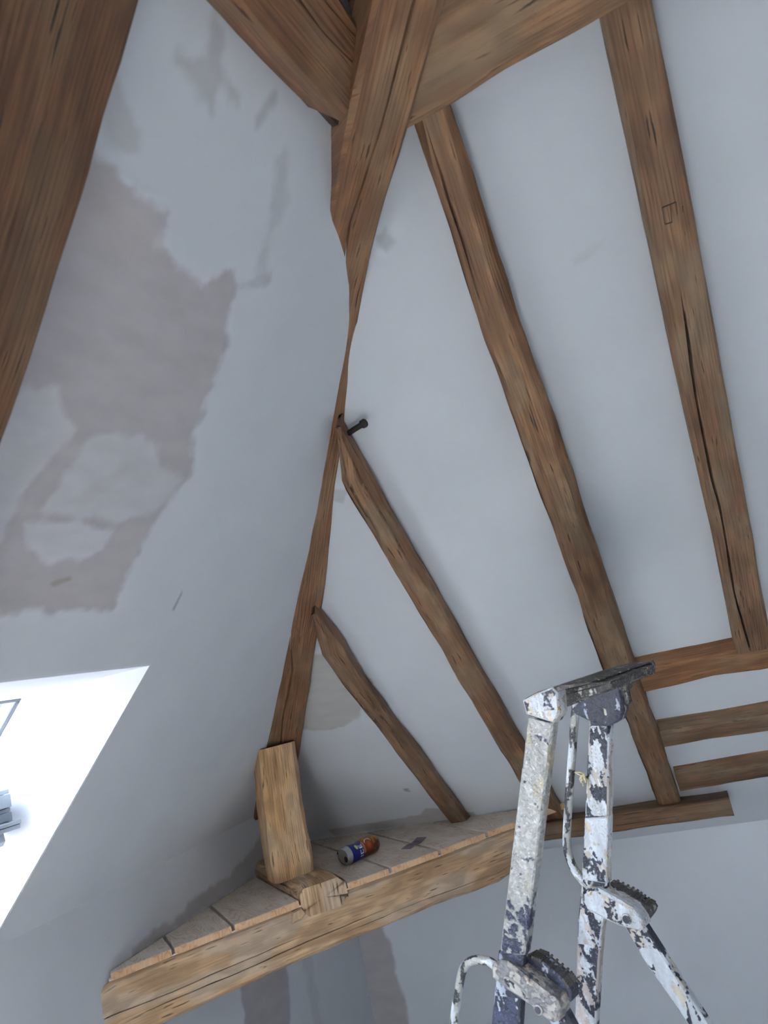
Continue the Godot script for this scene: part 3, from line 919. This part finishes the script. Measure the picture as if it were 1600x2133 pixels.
func build_corner_shelf() -> void:
	# tie beam across the corner
	var st: Array = []
	for r in [[-0.72, 0.892, 0.066], [-0.585, 0.889, 0.070], [-0.54, 0.893, 0.076], [-0.3, 0.896, 0.074], [0.0, 0.899, 0.071], [0.3, 0.900, 0.0695], [0.6, 0.897, 0.072], [0.70, 0.895, 0.074], [0.76, 0.900, 0.069], [0.82, 0.914, 0.055], [0.90, 0.935, 0.034]]:
		st.append([sp(r[0], r[1], front_of(r[0]) + 0.065), BACK * -1.0, Vector3.UP, 0.065, r[2]])
	var cracks := [
		{"face": 1, "at": [[0.02, -0.1], [0.2, 0.15], [0.45, 0.1]], "wide": 0.0015, "deep": 0.014},
		{"face": 1, "at": [[0.12, 0.35], [0.3, 0.45], [0.62, 0.3]], "wide": 0.0016, "deep": 0.016},
		{"face": 1, "at": [[0.5, 0.62], [0.7, 0.55], [0.95, 0.6]], "wide": 0.0012, "deep": 0.014},
	]
	tag(part("tie_beam", timber(st, 71, 0.012, 0.003, cracks, 0.02), mats.oak_pale), "pale hewn oak tie beam spanning the corner under the boards", "beam")
	# the dragon piece: a rounded block lying on the beam towards the corner
	st = []
	for r in [[-0.036, 0.976, 0.040], [-0.01, 0.977, 0.047], [0.08, 0.976, 0.05], [0.55, 0.975, 0.05]]:
		st.append([sp(0.077, r[1], r[0]), ALONG, Vector3.UP, 0.074, r[2]])
	var bc := [{"face": 0, "at": [[0.0, 0.05], [0.3, -0.1], [0.6, 0.0]], "wide": 0.0022, "deep": 0.03}]
	tag(part("dragon_block", timber(st, 77, 0.026, 0.004, bc, 0.02), mats.oak_pale), "rounded oak block with a split lying across the tie beam", "block")
	# short post between the block and the hip rafter
	st = []
	for r in [[1.022, 0.040, 0.066, 0.062], [1.10, 0.042, 0.068, 0.062], [1.25, 0.048, 0.067, 0.062], [1.36, 0.055, 0.066, 0.062], [1.432, 0.058, 0.065, 0.060]]:
		st.append([sp(r[1], r[0], 0.163), ALONG, BACK * -1.0, r[2], r[3]])
	tag(part("short_post", timber(st, 83, 0.017, 0.004, [{"face": 0, "at": [[0.0, 0.45], [0.12, 0.42], [0.14, 0.42]], "wide": 0.001, "deep": 0.012}], 0.02), mats.oak_post), "short pale oak post standing on the block under the hip rafter", "post")
	# boards
	var shelf := thing("corner_shelf", "corner shelf of new whitewashed softwood boards laid on the tie beam", "shelf", sp(0.0, SHELF_Y - 0.029, 0.0))
	var room := PackedVector2Array()
	# the triangle between the beam front, the knee wall and the end slope, in (along, back)
	for q in [Vector3(-1.606, 0, -1.62), Vector3(-1.606, 0, -3.02), Vector3(-0.40, 0, -3.02)]:
		var d: Vector3 = q - SHELF_P
		room.append(Vector2(d.dot(ALONG), d.dot(BACK)))
	var joints := [[-0.60, -0.554], [-0.548, -0.387], [-0.378, -0.215], [-0.205, -0.004], [0.158, 0.3025], [0.3135, 0.4885], [0.4995, 0.6865], [0.6975, 0.8985], [0.9095, 1.1]]
	var k := 0
	for j in joints:
		var f0 := front_of(j[0]) - 0.004
		var f1 := front_of(j[1]) - 0.004
		var strip := PackedVector2Array([Vector2(j[0], f0), Vector2(j[1], f1), Vector2(j[1], 1.3), Vector2(j[0], 1.3)])
		for piece in Geometry2D.intersect_polygons(strip, room):
			if Geometry2D.is_polygon_clockwise(piece) or piece.size() < 3:
				piece.reverse()
			var area := 0.0
			for q in piece.size():
				area += piece[q].cross(piece[(q + 1) % piece.size()]) / 2.0
			if absf(area) < 0.0004:
				continue
			var pst := begin()
			prism(pst, piece, sp(0, SHELF_Y - 0.015, 0), ALONG, BACK, Vector3.UP, 0.015, 0.0012)
			for low in Geometry2D.intersect_polygons(PackedVector2Array([Vector2(j[0] - 0.0054, f0 + 0.001), Vector2(j[1] + 0.0054, f1 + 0.001), Vector2(j[1] + 0.0054, 1.3), Vector2(j[0] - 0.0054, 1.3)]), room):
				prism(pst, low, sp(0, SHELF_Y - 0.019, 0), ALONG, BACK, Vector3.UP, 0.0041)
			var lo_g := 1e9
			var hi_g := -1e9
			for q in piece:
				if q.y < lerpf(f0, f1, (q.x - j[0]) / (j[1] - j[0])) + 0.001:
					lo_g = minf(lo_g, q.x)
					hi_g = maxf(hi_g, q.x)
			var board := part("board", finish_with_uv(pst, ALONG, BACK + Vector3.UP, Rect2(k * 0.173, k * 0.31, 0.5, 1.0)), mats.pine, shelf)
			if hi_g - lo_g > 0.01:
				var e0 := sp(lo_g + 0.0006, SHELF_Y - 0.0188, lerpf(f0, f1, (lo_g - j[0]) / (j[1] - j[0])) - 0.0008)
				var e1 := sp(hi_g - 0.0006, SHELF_Y - 0.0188, lerpf(f0, f1, (hi_g - j[0]) / (j[1] - j[0])) - 0.0008)
				var run := (e1 - e0).normalized()
				part("lit_end_grain", prism_mesh(rect(0.0, 0.0, e0.distance_to(e1), 0.0178), e0, run, Vector3.UP, Vector3.UP.cross(run), 0.001, 0.0, 2.0), mats.pine_end_lit, board)
		k += 1
	# splintered chip in the housing of the beam
	var chip := poly([-0.035, 0.934, -0.030, 0.966, 0.002, 0.970, 0.012, 0.948, -0.004, 0.938])
	tag(part("wood_chip", prism_mesh(chip, sp(0, 0, -0.044), ALONG, Vector3.UP, BACK, 0.02, 0.004), mats.oak_pale), "splintered wood chip wedged beside the block in the tie beam", "wood chip")

# ---- ladder: side view in (q, y) planes, pushed along dl
const LADDER_P := Vector3(-0.262, 1.467, -1.443)
const LADDER_Q := Vector3(0.931, 0.0, 0.364)
const LADDER_D := Vector3(0.364, 0.0, -0.931)

func lad(q: float, y: float, d: float) -> Vector3:
	return LADDER_P + LADDER_Q * q + Vector3(0, y, 0) + LADDER_D * d

func lad_prism(outline: PackedVector2Array, d: float, depth: float, bevel: float, uvs := 2.0) -> ArrayMesh:
	return prism_mesh(outline, LADDER_P + LADDER_D * d, LADDER_Q, Vector3.UP, LADDER_D, depth, bevel, uvs)

func build_ladder() -> void:
	var far := 0.244
	var t := thing("step_ladder", "folding step ladder of aluminium and navy plastic splashed all over with paint", "ladder", Vector3(-0.7, 0, -1.65))
	# stiles, down to the floor
	var near_top := part("stile", lad_prism(poly([-0.0332, -0.0045, 0.0153, -0.0215, -0.163, -0.4225, -0.2196, -0.425]), 0.0, 0.025, 0.003), mats.near_stile, t)
	near_top.set_meta("label", "near stile of grey aluminium crusted with paint")
	part("stile", lad_prism(poly([-0.223, -0.42, -0.167, -0.42, -0.2121, -0.5437, -0.570, -1.467, -0.628, -1.467, -0.2773, -0.5512]), 0.003, 0.022, 0.003), mats.navy_paint, t)
	var far_top := part("stile", lad_prism(poly([-0.0465, -0.055, -0.0021, -0.055, -0.0611, -0.25, -0.1145, -0.25]), far, 0.025, 0.003), mats.mixed_paint, t)
	part("stile_end", lad_prism(poly([-0.1146, -0.2503, -0.0612, -0.2503, -0.1026, -0.3794, -0.1574, -0.3716]), far, 0.025, 0.002), mats.white_paint, far_top)
	part("stile", lad_prism(poly([-0.155, -0.365, -0.100, -0.370, -0.1651, -0.5293, -0.2037, -0.6383, -0.470, -1.467, -0.525, -1.467, -0.2544, -0.6439, -0.1923, -0.4556]), far + 0.002, 0.023, 0.003), mats.mixed_paint, t)
	# rear legs
	part("rear_leg", lad_prism(poly([-0.166, -0.50, -0.118, -0.505, 0.27, -1.467, 0.22, -1.467]), 0.012, 0.022, 0.003), mats.navy_paint, t)
	part("rear_leg", lad_prism(poly([-0.098, -0.44, -0.052, -0.448, 0.0278, -0.627, 0.395, -1.467, 0.35, -1.467, -0.0104, -0.6314, -0.0677, -0.5225]), far + 0.005, 0.024, 0.003), mats.leg_paint, t)
	# top: caps over the stiles, a tray between them
	part("end_cap", lad_prism(poly([-0.0345, 0.0234, -0.0335, -0.0012, 0.0184, -0.0227, 0.0345, -0.0078, 0.0405, 0.0284, 0.0333, 0.0383, -0.0059, 0.0318]), -0.004, 0.034, 0.003), mats.white_paint, t)
	part("end_cap", lad_prism(poly([-0.0765, -0.0304, -0.0736, -0.0406, -0.0437, -0.0591, -0.0454, -0.0687, -0.0029, -0.0733, 0.0183, -0.0662, 0.0308, -0.0487, 0.0376, -0.0257, 0.040, 0.006, -0.03, 0.008]), far - 0.006, 0.038, 0.003), mats.navy_paint, t)
	var tray := part("tray", lad_prism(poly([-0.0345, 0.0236, 0.03, 0.029, 0.10, 0.034, 0.1105, 0.0345, 0.1085, 0.0365, 0.05, 0.039, 0.0, 0.0345, -0.03, 0.0265]), 0.0, far + 0.03, 0.001), mats.rubber, t)
	part("tray_body", lad_prism(poly([0.036, 0.006, 0.060, 0.004, 0.118, 0.016, 0.124, 0.030, 0.10, 0.0335, 0.036, 0.029]), 0.03, far - 0.035, 0.002), mats.rubber, tray)
	part("tray_lip", lad_prism(poly([0.028, 0.022, 0.1305, 0.030, 0.134, 0.026, 0.1296, 0.0145, 0.0532, 0.0014, 0.0292, -0.0032]), 0.028, 0.05, 0.004), mats.rubber, tray)
	part("tray_lip", lad_prism(poly([0.036, 0.02, 0.067, 0.0284, 0.1125, 0.0343, 0.1135, 0.03, 0.1085, 0.0115, 0.065, 0.0038, 0.04, -0.02]), far - 0.004, 0.03, 0.003), mats.rubber, tray)
	part("tray_lug", lad_prism(poly([0.094, 0.02, 0.106, 0.02, 0.104, -0.022, 0.099, -0.026, 0.094, -0.022]), far - 0.11, 0.012, 0.002), mats.rubber, tray)
	# hinge brackets with ribbed pads
	for side in 2:
		var d := -0.012 if side == 0 else far - 0.012
		var arm := poly([-0.236, -0.441, -0.212, -0.430, -0.196, -0.433, -0.108, -0.489, -0.1055, -0.503, -0.114, -0.523, -0.128, -0.528, -0.1432, -0.5223, -0.168, -0.5034, -0.214, -0.4808, -0.2413, -0.4623]) if side == 0 else poly([-0.1568, -0.393, -0.137, -0.384, -0.1183, -0.3852, -0.0822, -0.4039, -0.0531, -0.4213, -0.0405, -0.4441, -0.043, -0.459, -0.052, -0.4644, -0.0941, -0.4552, -0.128, -0.4401, -0.1559, -0.4271, -0.160, -0.41])
		var arm_o := part("hinge_bracket", lad_prism(arm, d, 0.046, 0.005), mats.arm_paint if side == 0 else mats.white_paint, t)
		var pad := poly([-0.1958, -0.4438, -0.1708, -0.4332, -0.1466, -0.4399, -0.1093, -0.4681, -0.0982, -0.4872, -0.103, -0.505, -0.1175, -0.513, -0.1411, -0.4911]) if side == 0 else poly([-0.125, -0.395, -0.1133, -0.3887, -0.0707, -0.4076, -0.0443, -0.4272, -0.034, -0.4314, -0.031, -0.438, -0.0384, -0.4487, -0.0551, -0.4638, -0.08, -0.435])
		var pad_o := part("pad", lad_prism(pad, d + 0.036, 0.032, 0.003), mats.navy_paint if side == 0 else mats.rubber, arm_o)
		# ribs along the upper edge of the pad
		var edge := [Vector2(-0.166, -0.4335), Vector2(-0.1466, -0.4390), Vector2(-0.1093, -0.4671), Vector2(-0.1, -0.482)] if side == 0 else [Vector2(-0.111, -0.389), Vector2(-0.0707, -0.4070), Vector2(-0.0443, -0.4266), Vector2(-0.036, -0.431)]
		var rib_st := begin()
		for i in 12:
			var f := (i + 0.5) / 12.0 * 3.0
			var k := mini(int(f), 2)
			var p0: Vector2 = edge[k]
			var p1: Vector2 = edge[k + 1]
			var m := p0.lerp(p1, f - k)
			var dir := (p1 - p0).normalized()
			var nor := Vector2(-dir.y, dir.x)
			prism(rib_st, PackedVector2Array([m - dir * 0.0024 - nor * 0.004, m + dir * 0.0024 - nor * 0.004, m + dir * 0.0019 + nor * 0.0012, m - dir * 0.0019 + nor * 0.0012]), LADDER_P + LADDER_D * (d + 0.036), LADDER_Q, Vector3.UP, LADDER_D, 0.033, 0.0, 2.0)
		var ribs := part("rib", finish(rib_st), mats.rib_rubber, arm_o)
		ribs.set_meta("kind", "stuff")
		var bc: Vector2 = Vector2(-0.150, -0.507) if side == 0 else Vector2(-0.0702, -0.4405)
		var disc := PackedVector2Array()
		var rim := PackedVector2Array()
		for i in 20:
			disc.append(bc + Vector2.from_angle(TAU * i / 20.0) * (0.0062 if side == 0 else 0.0078))
			rim.append(bc + Vector2.from_angle(TAU * i / 20.0) * (0.0092 if side == 0 else 0.0105))
		part("washer", lad_prism(rim, d - 0.003, 0.006, 0.001), mats.tube_paint, arm_o)
		part("bolt", lad_prism(disc, d - 0.006, 0.008, 0.0015), mats.bolt, arm_o)
	var oval := PackedVector2Array()
	for i in 24:
		var v := Vector2(cos(TAU * i / 24.0) * 0.027, sin(TAU * i / 24.0) * 0.0105).rotated(-0.6)
		oval.append(v + Vector2(-0.189, -0.474))
	part("oval_boss", lad_prism(oval, -0.0155, 0.006, 0.0025), mats.tube_paint, t)
	# tubes
	var pts := PackedVector3Array()
	for p in [[-0.225, -0.462], [-0.2368, -0.4515], [-0.248, -0.4425], [-0.262, -0.4405], [-0.280, -0.4395], [-0.303, -0.4465], [-0.3213, -0.4622], [-0.337, -0.4886], [-0.3592, -0.5340], [-0.374, -0.5645], [-0.56, -1.0], [-0.76, -1.459]]:
		pts.append(lad(p[0], p[1], 0.006))
	part("guard_tube", tube_mesh(pts, 0.0082, 14, 2.0), mats.tube_paint, t)
	pts = PackedVector3Array()
	for p in [[-0.070, -0.012], [-0.0819, -0.0442], [-0.122, -0.1493], [-0.1583, -0.2454], [-0.1776, -0.3033], [-0.1792, -0.3324], [-0.1722, -0.3593], [-0.1523, -0.3876], [-0.14, -0.40]]:
		pts.append(lad(p[0], p[1], far + 0.01))
	part("guard_tube", tube_mesh(pts, 0.0088, 14, 2.0), mats.tube_paint, t)
	# frayed string knotted on the far stile
	var s := thing("string_knot", "frayed yellowish string knotted on the ladder stile", "string", lad(-0.094, -0.171, far))
	var rng := RandomNumberGenerator.new()
	rng.seed = 5
	var twine := plain(Color(0.78, 0.74, 0.62), 0.9)
	for i in 15:
		var a := lad(-0.086 + rng.randf_range(-0.008, 0.002), -0.166 + rng.randf_range(-0.006, 0.006), far - 0.003)
		var ang := rng.randf_range(2.0, 5.0)
		var len_ := rng.randf_range(0.006, 0.018)
		var b := a + LADDER_Q * cos(ang) * len_ + Vector3(0, sin(ang) * len_, 0) - LADDER_D * rng.randf_range(0.0, 0.006)
		part("strand", tube_mesh(PackedVector3Array([a, a.lerp(b, 0.5) + Vector3(rng.randf_range(-0.003, 0.003), 0.002, 0), b]), 0.0017, 6), twine, s)

func build_small_things() -> void:
	build_can()
	# scrap of card on the boards
	var t := thing("card_scrap", "small crumpled grey-purple card scrap lying on the boards", "scrap", Vector3(-1.04, SHELF_Y + 0.001, -2.70))
	var ax := Vector3(0.33, 0, -0.94).normalized()
	var az := Vector3(0.94, 0, 0.33).normalized()
	var mc := plain(Color(0.47, 0.43, 0.47), 0.8)
	var sheet := poly([0.0, 0.0, 0.03, 0.004, 0.06, 0.002, 0.095, 0.010, 0.095, 0.0115, 0.06, 0.0035, 0.03, 0.0055, 0.0, 0.0015])
	part("sheet", prism_mesh(sheet, Vector3(-1.075, SHELF_Y + 0.001, -2.655), ax, Vector3.UP, az, 0.042), mc, t)
	var md := plain(Color(0.30, 0.27, 0.31), 0.8)
	for q in [[0.022, 0.008], [0.022, 0.024], [0.055, 0.012], [0.06, 0.026]]:
		part("print_mark", prism_mesh(rect(q[0], 0.0055, q[0] + 0.018, 0.0064), Vector3(-1.075, SHELF_Y + 0.001, -2.655) + az * q[1], ax, Vector3.UP, az, 0.008), md, t)

func build_can() -> void:
	# printed sleeve: u round the can, v from the open end to the bottom
	var w := 256
	var h := 256
	var im := Image.create_empty(w, h, false, Image.FORMAT_RGB8)
	var n := FastNoiseLite.new()
	n.seed = 4
	n.frequency = 0.02
	var blue := Color(0.08, 0.11, 0.42)
	var amber := Color(0.62, 0.40, 0.08)
	var brown := Color(0.27, 0.10, 0.07)
	for y in h:
		for x in w:
			var v := y / float(h)
			var c := blue
			if v > 0.46 + 0.02 * sin(x * 0.12):
				var f := n.get_noise_2d(x * 1.6, y * 1.6)
				c = brown.lerp(amber, clampf(0.5 + f * 1.2 + 0.5 * sin((x - 128) * 0.045), 0.0, 1.0))
			im.set_pixel(x, y, c)
	var cx := 128
	# orange swirl with a white crescent on the lower half
	for y in range(120, 215):
		for x in range(cx - 45, cx + 45):
			var p := Vector2(x - cx, (y - 165) * 0.9)
			if p.length() < 34:
				im.set_pixel(x, y, Color(0.70, 0.33, 0.10).lerp(brown, clampf(p.length() / 40.0, 0, 1)))
			if p.length() > 27 and p.length() < 32 and p.x > -4 and p.y > -26 and p.y < 26:
				im.set_pixel(x, y, Color(0.86, 0.82, 0.76))
	for y in range(108, 124):
		for x in range(cx - 30, cx + 26):
			im.set_pixel(x, y, Color(0.66, 0.42, 0.28))
	# lemon dot
	for y in range(36, 70):
		for x in range(cx - 8, cx + 30):
			if Vector2((x - cx - 12) * 1.0, (y - 53) * 1.0).length() < 13:
				im.set_pixel(x, y, Color(0.74, 0.80, 0.50))
	# the word ICE, its letters stacked round the can
	var white := Color(0.88, 0.90, 0.95)
	var lx := cx - 40
	var y0 := 72
	for r in [Rect2i(lx, y0, 6, 30), Rect2i(lx + 12, y0, 6, 30), Rect2i(lx + 12, y0, 20, 6), Rect2i(lx + 12, y0 + 24, 20, 6), Rect2i(lx + 38, y0, 6, 30), Rect2i(lx + 38, y0, 20, 6), Rect2i(lx + 38, y0 + 12, 16, 6), Rect2i(lx + 38, y0 + 24, 20, 6)]:
		im.fill_rect(r, white)
	im.generate_mipmaps()
	var sleeve := StandardMaterial3D.new()
	sleeve.albedo_texture = ImageTexture.create_from_image(im)
	sleeve.roughness = 0.3
	sleeve.metallic = 0.25
	var silver := plain(Color(0.72, 0.73, 0.75), 0.3, 0.9)
	var a := Vector3(-1.238, SHELF_Y + 0.031, -2.530)
	var b := Vector3(-1.176, SHELF_Y + 0.031, -2.677)
	var t := thing("drink_can", "crushed blue and amber drink can marked ICE lying on the boards", "can", Vector3(a.x, SHELF_Y, a.z))
	var dir := (b - a).normalized()
	var side := dir.cross(Vector3.UP).normalized()
	var len_ := a.distance_to(b)
	var prof := [[0.0, 0.0245], [0.004, 0.0265], [0.012, 0.0285], [0.02, 0.0305], [0.03, 0.031], [0.06, 0.0305], [0.075, 0.0295], [0.10, 0.0308], [len_ - 0.02, 0.031], [len_ - 0.010, 0.0295], [len_ - 0.004, 0.0255], [len_, 0.0235]]
	var sides := 36
	for band in 3:
		var st := begin()
		for i in prof.size() - 1:
			var which := 1 if i < 3 else (2 if i >= prof.size() - 2 else 0)
			if which != band:
				continue
			for k in sides:
				var q: Array = []
				var uvq: Array = []
				for e in [[i, k], [i, k + 1], [i + 1, k + 1], [i + 1, k]]:
					var an: float = TAU * e[1] / sides
					var rr: float = prof[e[0]][1]
					var dd: float = prof[e[0]][0]
					var dent := 1.0 - 0.16 * exp(-pow((dd - 0.055) / 0.022, 2.0)) * maxf(0.0, cos(an - 1.9))
					q.append(a + dir * dd + (side * cos(an) + Vector3.UP * sin(an)) * rr * dent)
					uvq.append(Vector2(fposmod(e[1] / float(sides) + 0.44, 1.0) if e[1] < sides else 0.44, (dd - 0.02) / (len_ - 0.03)))
				if absf(uvq[0].x - uvq[1].x) > 0.5:
					uvq[1].x = 1.0
					uvq[2].x = 1.0
				quad(st, q[0], q[3], q[2], q[1], uvq[0], uvq[3], uvq[2], uvq[1], 1)
		part(["body", "rim", "foot"][band], finish(st), sleeve if band == 0 else silver, t)
	var disc := PackedVector2Array()
	var hole := PackedVector2Array()
	for i in 24:
		disc.append(Vector2.from_angle(TAU * i / 24.0) * 0.0243)
		hole.append(Vector2.from_angle(TAU * i / 24.0) * Vector2(0.008, 0.010) + Vector2(0.011, -0.008))
	part("lid", prism_mesh(disc, a + dir * 0.003, side, Vector3.UP, dir, 0.0015), silver, t)
	part("bottom", prism_mesh(disc, a + dir * (len_ - 0.006), side, Vector3.UP, dir, 0.0015), silver, t)
	part("mouth", prism_mesh(hole, a + dir * 0.0015, side, Vector3.UP, dir, 0.0015), plain(Color(0.16, 0.10, 0.06), 0.6), t)
	# torn strip curling away from the open end
	var strip := PackedVector3Array([a + Vector3(-0.004, -0.012, -0.010), a + Vector3(-0.022, -0.016, -0.030), a + Vector3(-0.035, -0.010, -0.052), a + Vector3(-0.046, 0.002, -0.062)])
	part("torn_strip", tube_mesh(strip, 0.0048, 6), plain(Color(0.09, 0.10, 0.28), 0.5), t)
